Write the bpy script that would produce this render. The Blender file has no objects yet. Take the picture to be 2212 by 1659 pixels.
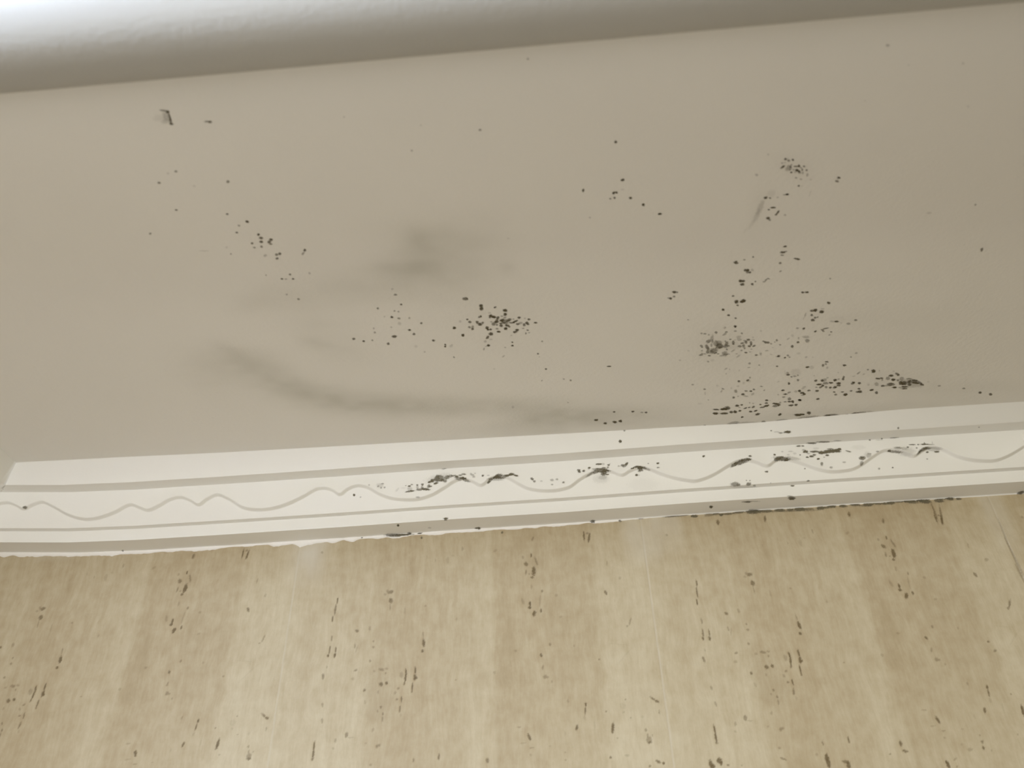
import bpy, math, json
import numpy as np
from mathutils import Matrix, Vector

SC = bpy.context.scene
COL = SC.collection
Z0 = 2.30                     # height of the tile / cornice line above the floor
HC = 0.0566                   # ceiling above that line
XL, XR, YF = -0.305, 1.50, -2.30

# ------------------------------------------------------------ camera
cam_d = bpy.data.cameras.new('camera')
cam = bpy.data.objects.new('camera', cam_d)
COL.objects.link(cam)
RT, UP, FW = ((0.99771047, 0.06283179, -0.02501964), (0.05763162, -0.59630203, 0.80068876), (-0.03538945, 0.80029748, 0.59855787))
CP = (0.219027667, -0.628301416, -0.313379975 + Z0)
M = Matrix.Identity(4)
for i in range(3):
    M[i][0] = RT[i]; M[i][1] = UP[i]; M[i][2] = -FW[i]; M[i][3] = CP[i]
cam.matrix_world = M
cam_d.sensor_fit = 'HORIZONTAL'
cam_d.sensor_width = 36.0
cam_d.lens = 1700.0 / 2212.0 * 36.0
cam_d.clip_start = 0.02
cam_d.clip_end = 50
cam_d.dof.use_dof = True
cam_d.dof.focus_distance = 0.68
cam_d.dof.aperture_fstop = 8.5
SC.camera = cam

# ------------------------------------------------------------ world and light
w = bpy.data.worlds.new('world'); SC.world = w; w.use_nodes = True
w.node_tree.nodes['Background'].inputs[0].default_value = (0.75, 0.85, 1.0, 1)
w.node_tree.nodes['Background'].inputs[1].default_value = 0.0

def area(name, loc, aim, sx, sy, power, col):
    l = bpy.data.lights.new(name, 'AREA'); l.shape = 'RECTANGLE'; l.size = sx; l.size_y = sy
    l.energy = power; l.color = col
    o = bpy.data.objects.new(name, l); COL.objects.link(o)
    o.location = loc
    o.rotation_euler = (Vector(aim) - Vector(loc)).to_track_quat('-Z', 'Y').to_euler()
    return o
LIGHTS = [  # added fill lamps, placed and tuned for brightness; no source known there
 ('front_fill_mid', (0.35, YF + 0.03, 1.55), (0.3, 0, 2.3), 0.7, 0.9),
 ('side_low', (XL + 0.03, -0.85, 1.50), (0.4, -0.5, 2.2), 0.5, 0.5),
 ('side_front_low', (XL + 0.03, -1.3, 1.45), (0.4, -0.3, 2.3), 0.5, 0.5),
 ('high_side', (XL + 0.02, -0.68, 2.326), (0.4, -0.52, 2.31), 0.28, 0.05),
 ('side_fill', (XL + 0.03, -0.95, 2.19), (0.6, -0.3, 2.27), 0.6, 0.13),
 ('front_fill_high', (0.60, YF + 0.03, 1.98), (0.3, 0, 2.3), 1.0, 0.42),
 ('low_fill', (0.3, -0.75, 1.2), (0.3, -0.55, 2.3), 0.9, 0.4),
]
LP = [(0,0,0), (0.72,0.72,0.72), (0.06,0.04,0.02), (1.15,1.40,1.80), (0.43,0.48,0.62), (1.58,1.49,1.06), (0,0,0)]
for (nm, lo, ai, sx, sy), c in zip(LIGHTS, LP):
    m = max(c)
    if m > 0: area(nm, lo, ai, sx, sy, 10.0 * m, tuple(v / m for v in c))

SC.view_settings.view_transform = 'Standard'
SC.view_settings.look = 'None'
SC.view_settings.gamma = 1.0
SC.view_settings.use_curve_mapping = False
SC.view_settings.exposure = 0.0

# ------------------------------------------------------------ helpers
def mesh_np(name, V, Q, mat, attrs=None, smooth=True, parent=None):
    V = np.asarray(V, dtype=np.float32); Q = np.asarray(Q, dtype=np.int32)
    me = bpy.data.meshes.new(name)
    n = Q.shape[0]; k = Q.shape[1]
    me.vertices.add(len(V)); me.vertices.foreach_set('co', V.ravel())
    me.loops.add(n * k); me.loops.foreach_set('vertex_index', Q.ravel())
    me.polygons.add(n)
    me.polygons.foreach_set('loop_start', np.arange(0, n * k, k, dtype=np.int32))
    me.polygons.foreach_set('use_smooth', np.full(n, smooth))
    me.update(calc_edges=True)
    for a, val in (attrs or {}).items():
        at = me.attributes.new(a, 'FLOAT', 'POINT')
        at.data.foreach_set('value', np.asarray(val, dtype=np.float32).ravel())
    me.validate()
    me.materials.append(mat)
    o = bpy.data.objects.new(name, me); COL.objects.link(o)
    if parent: o.parent = parent
    return o

def grid_quads(nx, ny, flip=False):
    i = np.arange(nx - 1)[None, :]; j = np.arange(ny - 1)[:, None]
    a = (j * nx + i).ravel(); b = a + 1; c = a + nx + 1; d = a + nx
    return np.stack([a, d, c, b] if flip else [a, b, c, d], 1)

def lines(*segs):
    """non-uniform coordinate list from (start, end, step) runs"""
    out = []
    for a, b, s in segs:
        n = max(1, int(round((b - a) / s)))
        out.append(np.linspace(a, b, n + 1)[:-1])
    out.append(np.array([segs[-1][1]]))
    return np.concatenate(out)

_rng = np.random.RandomState(7)
_NT = _rng.rand(256, 256)
def vnoise(u, v):
    u = np.asarray(u, float); v = np.asarray(v, float)
    iu = np.floor(u).astype(int); iv = np.floor(v).astype(int)
    fu = u - iu; fv = v - iv
    fu = fu * fu * (3 - 2 * fu); fv = fv * fv * (3 - 2 * fv)
    a = _NT[iv % 256, iu % 256]; b = _NT[iv % 256, (iu + 1) % 256]
    c = _NT[(iv + 1) % 256, iu % 256]; d = _NT[(iv + 1) % 256, (iu + 1) % 256]
    return (a * (1 - fu) + b * fu) * (1 - fv) + (c * (1 - fu) + d * fu) * fv

def splat(U, V, us, vs, ells, soft=False, off=(0, 0), rag=0.35):
    """1 - prod(1 - alpha) of soft ragged ellipses, evaluated on a tensor grid"""
    keep = np.ones((len(vs), len(us)), np.float32)
    for e in ells:
        cu, cv, a, b = e[0] * 1e-4 + off[0], e[1] * 1e-4 + off[1], max(e[2] * 1.13e-5, 2.6e-4), max(e[3] * 1.13e-5, 2.6e-4)
        al = e[4] / 100.0; th = math.radians(e[5]); m = 3.0 if soft else 1.5
        # a spot that is darker than its neighbours and small keeps a minimum size
        r = a * m
        i0, i1 = np.searchsorted(us, [cu - r, cu + r]); j0, j1 = np.searchsorted(vs, [cv - r, cv + r])
        if i1 <= i0 or j1 <= j0: continue
        uu = us[i0:i1][None, :] - cu; vv = vs[j0:j1][:, None] - cv
        c, s = math.cos(th), math.sin(th)
        p = (uu * c + vv * s) / a; q = (-uu * s + vv * c) / b
        rr = np.sqrt(p * p + q * q)
        if soft:
            g = np.exp(-rr * rr * 0.85)
        else:
            X = us[i0:i1][None, :] + 0 * vv; Y = vs[j0:j1][:, None] + 0 * uu
            nz = vnoise(X * 1700 + 40, Y * 1700 + 90) - 0.5
            t = np.clip((1.22 - rr - rag * nz * 1.4) / 0.62, 0, 1)
            g = t * t * (3 - 2 * t)
            g = g * (0.82 + 0.36 * vnoise(X * 2600, Y * 2600 + 9))
        keep[j0:j1, i0:i1] *= 1 - np.clip(al * g, 0, 0.92)
    return 1 - keep

def patch(name, ells, surf, mat, parent, step=0.0004, label=None):
    """a thin film of mould growth lying on a surface; surf(U, V) -> points"""
    m = 0.0015
    E = np.array([[e[0] * 1e-4, e[1] * 1e-4, e[2] * 1e-5 * 1.5] for e in ells])
    us = np.arange((E[:, 0] - E[:, 2]).min() - m, (E[:, 0] + E[:, 2]).max() + m, step)
    vs = np.arange((E[:, 1] - E[:, 2]).min() - m, (E[:, 1] + E[:, 2]).max() + m, step)
    A = splat(None, None, us, vs, ells)
    U, V = np.meshgrid(us, vs)
    Q = grid_quads(len(us), len(vs), True)
    Af = A.ravel()
    keep = Af[Q].max(1) > 0.02
    Q = Q[keep]
    used = np.unique(Q)
    mp = np.full(Af.size, -1, np.int64); mp[used] = np.arange(len(used))
    P = surf(U.ravel()[used], V.ravel()[used])
    o = mesh_np(name, P, mp[Q], mat, {'cover': Af[used]}, True, parent)
    if label: o['label'] = label
    return o

class NT:
    def __init__(s, name):
        s.m = bpy.data.materials.new(name); s.m.use_nodes = True
        s.t = s.m.node_tree; s.b = s.t.nodes['Principled BSDF']
    def n(s, typ, ins=None, **kw):
        nd = s.t.nodes.new(typ)
        for k, v in kw.items(): setattr(nd, k, v)
        for k, v in (ins or {}).items():
            if isinstance(v, tuple) and len(v) == 2 and hasattr(v[0], 'outputs'):
                s.t.links.new(v[0].outputs[v[1]], nd.inputs[k])
            elif hasattr(v, 'outputs'): s.t.links.new(v.outputs[0], nd.inputs[k])
            else: nd.inputs[k].default_value = v
        return nd
    def math(s, op, a, b=0.0): return s.n('ShaderNodeMath', {0: a, 1: b}, operation=op)
    def mix(s, f, a, b, mode='MIX'):
        nd = s.t.nodes.new('ShaderNodeMix'); nd.data_type = 'RGBA'; nd.blend_type = mode
        for idx, v in ((0, f), (6, a), (7, b)):
            if hasattr(v, 'outputs'):
                s.t.links.new((v.outputs[2] if v.bl_idname == 'ShaderNodeMix' else v.outputs[0]), nd.inputs[idx])
            else: nd.inputs[idx].default_value = v
        return nd
    def out(s, nd, sock): s.t.links.new((nd.outputs[2] if nd.bl_idname == 'ShaderNodeMix' else nd.outputs[0]), s.b.inputs[sock])
    def attr(s, name): return s.n('ShaderNodeAttribute', attribute_name=name)
    def ramp(s, f, stops):
        r = s.n('ShaderNodeValToRGB', {0: f}); cr = r.color_ramp
        while len(cr.elements) > 1: cr.elements.remove(cr.elements[0])
        cr.elements[0].position, cr.elements[0].color = stops[0][0], (*stops[0][1], 1)
        for p_, c_ in stops[1:]:
            e = cr.elements.new(p_); e.color = (*c_, 1)
        return r
def fac(nd):   # attribute Fac output as (node, socket)
    return (nd, 'Fac')

# ------------------------------------------------------------ materials
def paint(name, col, bump, rough=0.6, scale=420, smudge=None, low=0.03):
    t = NT(name)
    geo = t.n('ShaderNodeNewGeometry')
    n1 = t.n('ShaderNodeTexNoise', {'Vector': (geo, 'Position'), 'Scale': scale, 'Detail': 3.0})
    n2 = t.n('ShaderNodeTexNoise', {'Vector': (geo, 'Position'), 'Scale': 9.0, 'Detail': 2.0})
    c2 = tuple(v * (1 - low * 2) for v in col[:3]) + (1,)
    c = t.mix(n2, c2, (*col[:3], 1))
    if smudge:
        a = t.attr('smudge')
        c = t.mix(0.0, c, (*smudge, 1)); t.t.links.new(a.outputs['Fac'], c.inputs[0])
    t.out(c, 'Base Color')
    b = t.n('ShaderNodeBump', {'Height': n1, 'Strength': 1.0, 'Distance': bump})
    t.out(b, 'Normal')
    t.b.inputs['Roughness'].default_value = rough
    t.b.inputs['Specular IOR Level'].default_value = 0.3
    return t.m
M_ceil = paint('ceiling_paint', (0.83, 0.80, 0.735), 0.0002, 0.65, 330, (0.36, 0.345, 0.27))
M_corn = paint('cornice_paint', (0.86, 0.84, 0.785), 0.00006, 0.45, 600, None, 0.015)
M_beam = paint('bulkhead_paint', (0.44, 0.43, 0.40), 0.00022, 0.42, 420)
M_wall = paint('plain_wall_paint', (0.34, 0.31, 0.26), 0.0001)
M_floor = paint('floor_finish', (0.16, 0.14, 0.11), 0.0001)
M_caulk = paint('caulk', (0.84, 0.80, 0.74), 0.0002, 0.4, 500)

def mould_mat(name, col):
    t = NT(name)
    geo = t.n('ShaderNodeNewGeometry')
    nz = t.n('ShaderNodeTexNoise', {'Vector': (geo, 'Position'), 'Scale': 900.0, 'Detail': 2.0})
    c = t.mix(nz, (*col, 1), tuple(v * 1.7 for v in col) + (1,)); t.out(c, 'Base Color')
    t.b.inputs['Roughness'].default_value = 0.95
    t.b.inputs['Specular IOR Level'].default_value = 0.1
    a = t.attr('cover')
    t.t.links.new(a.outputs['Fac'], t.b.inputs['Alpha'])
    return t.m
M_mould = mould_mat('black_mould', (0.088, 0.073, 0.040))
M_mould2 = mould_mat('black_mould_on_gloss', (0.115, 0.100, 0.064))

def travertine():
    t = NT('travertine_print_tile')
    geo = t.n('ShaderNodeNewGeometry')
    sp = t.n('ShaderNodeSeparateXYZ', {0: (geo, 'Position')})
    un = t.math('ADD', (sp, 'X'), (sp, 'Y'))
    u1 = t.math('ADD', un, 30.0)
    u = t.math('MODULO', u1, 0.30)
    wob = t.n('ShaderNodeCombineXYZ', {'X': u, 'Y': 0.0, 'Z': (sp, 'Z')})
    wn = t.n('ShaderNodeTexNoise', {'Vector': wob, 'Scale': 22.0, 'Detail': 2.0})
    ws = t.math('MULTIPLY', t.math('SUBTRACT', wn, 0.5), 0.012)
    uw = t.math('ADD', u, ws)
    v1 = t.n('ShaderNodeCombineXYZ', {'X': t.math('MULTIPLY', uw, 9.0), 'Y': 3.0, 'Z': t.math('MULTIPLY', (sp, 'Z'), 1.0)})
    s1 = t.n('ShaderNodeTexNoise', {'Vector': v1, 'Scale': 9.0, 'Detail': 4.0, 'Roughness': 0.6})
    v2 = t.n('ShaderNodeCombineXYZ', {'X': t.math('MULTIPLY', uw, 7.0), 'Y': 7.0, 'Z': t.math('MULTIPLY', (sp, 'Z'), 1.3)})
    s2 = t.n('ShaderNodeTexNoise', {'Vector': v2, 'Scale': 42.0, 'Detail': 5.0, 'Roughness': 0.7})
    s3 = t.n('ShaderNodeTexNoise', {'Vector': wob, 'Scale': 85.0, 'Detail': 4.0, 'Roughness': 0.6})
    tone = t.attr('tone')
    f = t.math('ADD', (tone, 'Fac'), t.math('MULTIPLY', t.math('SUBTRACT', s1, 0.5), 0.65))
    f = t.math('ADD', f, t.math('MULTIPLY', t.math('SUBTRACT', s2, 0.5), 0.8))
    f = t.math('ADD', f, t.math('MULTIPLY', t.math('SUBTRACT', s3, 0.5), 0.8))
    c = t.ramp(f, [(0.0, (0.555, 0.478, 0.335)), (0.35, (0.475, 0.395, 0.260)), (0.7, (0.410, 0.325, 0.200)), (1.0, (0.355, 0.275, 0.160))])
    sm = t.attr('smear')
    c1 = t.mix(0.0, c, (0.585, 0.535, 0.44, 1)); t.t.links.new(sm.outputs['Fac'], c1.inputs[0])
    po = t.attr('pore')
    c2 = t.mix(0.0, c1, (0.135, 0.093, 0.040, 1)); t.t.links.new(po.outputs['Fac'], c2.inputs[0])
    t.out(c2, 'Base Color')
    b = t.n('ShaderNodeBump', {'Height': s2, 'Strength': 0.25, 'Distance': 0.0001}); t.out(b, 'Normal')
    t.b.inputs['Roughness'].default_value = 0.55
    t.b.inputs['Specular IOR Level'].default_value = 0.3
    return t.m
M_tile = travertine()

# ------------------------------------------------------------ data (spots measured on their own surfaces: 0.1 mm and 0.01 mm units)
DATA = (
  '{"ceil":{"A":[[1715,-2342,173,147,55,2],[1729,-2338,83,57,50,97],[1815,-2261,127,122,80,2],[1815,-2232,170,134,75,96],[1910,-2236,108,67,65,139],[1978,-2197,153,141,90,87],[1975,-2157,154,110,75,93],[1873,-2150,136,116,80,94],[1865,-2136,97,65,60,95],[1893,-2136,170,125,90,18],[1921,-2126,146,97,65,94],[1950,-2140,71,68,40,15],[1970,-2122,128,89,35,142],[1914,-2105,142,99,60,114],[1948,-2097,155,124,85,156],[1973,-2084,224,172,50,127],[2001,-2099,142,126,60,121],[1990,-2085,133,96,50,162],[1908,-2083,168,129,80,145],[1953,-2071,148,131,55,90],[1978,-2062,131,99,40,7],[1871,-2088,78,69,35,7],[1887,-2064,169,138,50,94],[1909,-2052,90,72,60,93],[1939,-2040,140,112,70,92],[1937,-2063,92,89,60,21],[1983,-2036,156,116,70,28],[1996,-2022,80,72,50,87],[2011,-2064,144,69,60,6],[2043,-2077,181,80,75,145],[2030,-2067,99,79,65,91],[2030,-2101,69,65,30,79],[2070,-2113,112,106,70,153],[2056,-2045,118,99,60,10],[2077,-2055,167,127,25,161],[2110,-2102,108,72,20,91],[2139,-2088,100,96,65,50],[2125,-2048,187,112,70,60],[2103,-2033,150,99,55,91],[2185,-2048,125,84,80,8],[2093,-1996,73,70,35,31],[2125,-1973,87,71,55,11],[2110,-1938,113,53,40,92],[2134,-1944,74,71,25,35],[1967,-2004,131,112,85,90],[1916,-1975,121,100,90,25],[1907,-2008,101,99,35,75],[1837,-2025,161,112,75,95],[1840,-2004,91,79,85,94],[1859,-2005,101,93,75,93],[1858,-1956,164,140,75,94],[1829,-1918,205,97,70,116],[1810,-1875,146,94,20,104],[1829,-1828,117,102,85,94],[1816,-1819,139,62,25,168],[1792,-1789,136,56,30,105],[2006,-1848,79,67,75,89],[2004,-1808,96,88,80,84],[1950,-1792,75,68,25,88],[2049,-1981,123,118,75,64],[2033,-1962,144,119,65,154],[1603,-2045,141,105,85,99],[1655,-1960,144,93,95,97],[1705,-2127,78,71,65,101],[1720,-2099,118,104,55,99],[1711,-2043,110,92,45,98],[1734,-2047,130,92,35,97],[1730,-2023,111,86,65,97],[1795,-2147,149,93,55,137],[1804,-2151,87,45,60,95],[1772,-2092,148,104,65,96],[1790,-2067,149,131,75,96],[1810,-2082,109,92,55,95],[1514,-1866,85,74,70,104],[1511,-1845,85,74,85,104],[1652,-2111,128,85,15,98],[1559,-1715,77,55,35,99],[1929,-1689,152,60,25,126],[2225,-1837,76,72,30,44],[2188,-1697,77,68,35,79],[2199,-1658,67,48,20,88],[2003,-1925,67,62,18,15],[1867,-2182,97,96,15,23],[1851,-1895,121,83,15,6]],"Y5":[[1236,-2479,93,82,20,122],[1247,-2423,107,91,45,170],[1102,-2299,97,74,50,110],[1269,-2323,96,74,60,108],[1211,-2261,82,64,35,109],[1238,-2253,82,64,35,109],[1181,-2201,117,97,65,113],[1228,-2182,102,95,40,69],[1302,-2179,100,76,30,106],[1223,-2127,153,130,12,114],[1158,-2094,86,66,20,108],[1377,-2118,101,77,60,104],[1281,-2052,106,97,75,133],[1305,-2005,122,100,55,108],[1032,-2094,103,55,25,104],[1030,-2048,104,66,35,106],[865,-1992,126,99,60,116],[931,-1959,109,88,60,117],[994,-1964,89,67,45,110],[1161,-1991,159,138,70,169],[1102,-1915,126,101,60,111],[1434,-1921,108,101,65,122],[1555,-1847,189,105,15,119],[1351,-1797,92,69,25,103],[1560,-1710,94,70,25,99],[1298,-1867,145,114,12,105],[1131,-2211,83,64,18,110],[2242,-1504,98,83,70,82],[2727,-1491,145,77,70,8],[2378,-1363,102,73,30,85],[2432,-1341,103,85,45,78],[2207,-1359,116,60,30,116],[2791,-871,118,100,70,63],[2946,-860,125,107,75,42],[3022,-841,120,89,35,19],[3057,-837,121,99,60,60],[2644,-765,162,137,85,26],[2722,-708,154,135,80,42],[2803,-718,192,160,90,28],[2850,-728,171,140,85,67],[1959,-1021,178,102,15,93],[1626,-562,170,95,45,162],[1848,-1543,98,95,12,75],[2513,-3209,117,65,75,87],[2710,-3176,88,60,85,53],[2693,-3174,100,66,85,124],[2675,-3132,68,58,50,27],[2701,-3137,74,63,60,63],[2796,-3128,97,81,85,26],[2876,-3069,101,82,90,66],[2983,-2987,122,76,85,174],[2555,-2994,63,48,30,81],[2044,-2867,79,53,15,6],[3145,-2278,154,106,70,16],[3163,-2276,81,62,50,67],[3146,-2234,101,81,40,58],[3125,-2217,115,84,70,71],[3110,-2222,92,75,30,33],[2225,-1839,90,69,30,87],[2189,-1696,93,70,35,88],[2410,-1043,88,63,25,85],[3266,-1515,102,79,20,62]],"Y4":[[81,-3265,87,57,50,169],[370,-3209,84,65,65,146],[470,-3140,102,89,75,174],[410,-3113,86,67,40,144],[377,-3060,87,67,60,143],[-151,-3096,91,64,40,144],['
  '504,-3032,97,72,75,127],[510,-3002,124,97,65,156],[502,-2971,115,89,70,134],[441,-2964,88,69,55,141],[444,-2928,89,70,40,140],[492,-2931,99,73,50,126],[569,-2985,112,87,75,161],[552,-2967,155,79,60,135],[555,-2948,94,74,50,155],[489,-2854,109,87,25,147],[586,-2862,115,84,60,123],[564,-2856,108,87,50,147],[557,-2823,104,83,55,133],[752,-2879,111,76,70,115],[734,-2852,188,70,35,131],[279,-2886,85,47,40,116],[272,-2944,90,69,15,141],[441,-2683,75,49,35,117],[598,-2675,91,68,50,122],[533,-2639,86,69,60,158],[559,-2635,83,57,30,174],[606,-2632,86,69,65,158],[727,-2675,104,69,25,114],[521,-2491,95,61,30,115],[587,-2439,99,79,45,130],[120,-2927,274,67,12,4],[-55,-1967,1127,180,2,5]],"Z1":[[288,-3927,203,59,45,13],[305,-3919,99,71,80,141],[302,-3893,202,60,60,100],[296,-3862,189,59,65,103],[292,-3845,110,57,60,177],[282,-3892,241,153,20,108],[272,-3864,287,100,15,161],[245,-3885,342,204,7,173],[504,-3841,93,70,65,150],[488,-3844,151,58,40,2],[193,-3539,91,66,40,147],[65,-3470,105,73,50,162],[459,-3445,99,73,50,133],[255,-3429,94,65,12,167],[143,-3530,80,58,15,150]],"Z2":[[2225,-4071,55,43,45,7],[1944,-3675,80,58,50,154],[1550,-3571,63,52,40,109],[2691,-3535,85,68,95,73],[2743,-3266,100,92,80,144],[2744,-3196,94,58,12,10],[1224,-3813,50,40,30,121],[1625,-3730,60,49,15,175]],"Z3":[[4040,-4004,105,69,30,27],[4184,-3886,57,38,15,36],[4465,-3872,76,46,20,46],[4919,-2896,92,55,35,47],[5117,-2504,175,79,55,69],[4653,-2854,200,74,15,9],[3526,-3239,99,74,25,30],[3566,-3379,62,47,25,45],[3874,-3075,223,40,10,92],[4019,-3689,55,36,15,51],[4594,-3610,95,56,12,48],[3616,-3064,103,70,60,63]],"E":[[3671,-3338,84,68,65,26],[3692,-3326,71,52,60,38],[3715,-3329,84,57,65,59],[3686,-3343,64,29,20,9],[3659,-3312,66,48,30,53],[3673,-3315,57,39,20,23],[3667,-3283,136,64,85,134],[3704,-3271,186,173,30,20],[3699,-3292,75,35,30,10],[3712,-3281,83,50,50,67],[3715,-3294,52,36,45,59],[3715,-3261,53,39,45,30],[3734,-3259,67,48,30,53],[3745,-3280,129,47,65,8],[3761,-3281,91,58,85,63],[3758,-3292,63,32,45,71],[3791,-3278,72,52,75,38],[3776,-3268,66,40,50,16],[3786,-3253,77,46,60,67],[3754,-3254,102,74,80,51],[3769,-3244,112,62,80,45],[3776,-3232,111,53,40,10],[3795,-3230,91,34,40,81],[3726,-3240,70,51,70,46],[3749,-3240,79,56,25,27],[3812,-3249,74,52,60,53],[3824,-3213,114,31,35,91],[3827,-3213,101,67,15,59],[3762,-3198,64,45,45,28],[3794,-3185,67,49,30,38],[3853,-3177,63,44,20,53],[3792,-3136,71,53,70,175],[3812,-3132,43,31,20,50],[4017,-3177,98,56,90,23],[4013,-3168,52,32,40,83],[4013,-3151,109,74,55,27],[3736,-3076,78,53,85,1],[3718,-3075,69,51,20,39],[3640,-3056,59,42,50,25],[3684,-3058,61,49,20,161],[3673,-2979,158,60,85,3],[3649,-2965,70,45,85,17],[3710,-2939,167,62,80,109],[3702,-2921,78,58,75,44],[3759,-2913,75,55,30,34],[3874,-3080,79,32,10,88]],"Y6":[[3609,-3061,92,67,70,29],[3639,-3057,80,57,40,24],[3685,-3058,68,50,20,50],[3737,-3076,113,72,85,9],[3720,-3075,89,57,30,18],[3760,-2915,106,46,25,74],[3658,-2896,127,93,80,31],[3671,-2882,89,67,50,43],[3639,-3090,294,218,12,51],[3594,-2985,528,165,28,95],[3586,-2924,468,146,22,95],[3565,-2856,408,111,14,103],[3535,-2806,268,93,6,107]],"P":[[3817,-2645,118,73,85,1],[3813,-2593,161,82,75,11],[3831,-2598,98,51,50,165],[3814,-2568,118,70,35,15],[3916,-2526,220,67,60,18],[3928,-2521,111,70,60,18],[3626,-2568,79,64,55,84],[3574,-2548,87,67,40,36],[3521,-2526,152,118,75,47],[3817,-2495,110,79,50,54],[3834,-2419,84,67,45,152],[3596,-2449,113,87,75,47],[3612,-2447,134,92,85,65],[3615,-2426,120,74,50,15],[3630,-2426,108,81,70,33],[3643,-2447,121,83,20,64],[3582,-2348,133,103,85,43],[3601,-2347,113,83,75,57],[3599,-2314,140,107,75,36],[3668,-2310,112,77,65,64],[3684,-2334,84,59,45,62],[3754,-2343,158,67,40,106],[3767,-2354,131,58,35,24],[3742,-2326,95,62,30,19],[4033,-2196,112,79,70,31],[4062,-2195,128,82,85,21],[4188,-2318,87,57,35,57],[3555,-2204,93,73,60,42],[3589,-2140,178,130,85,60],[3634,-2145,178,165,85,103],[3623,-2137,117,79,70,19],[3603,-2103,96,74,60,43],[3508,-2066,115,87,85,57],[3556,-2005,111,86,70,50],[36'
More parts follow.
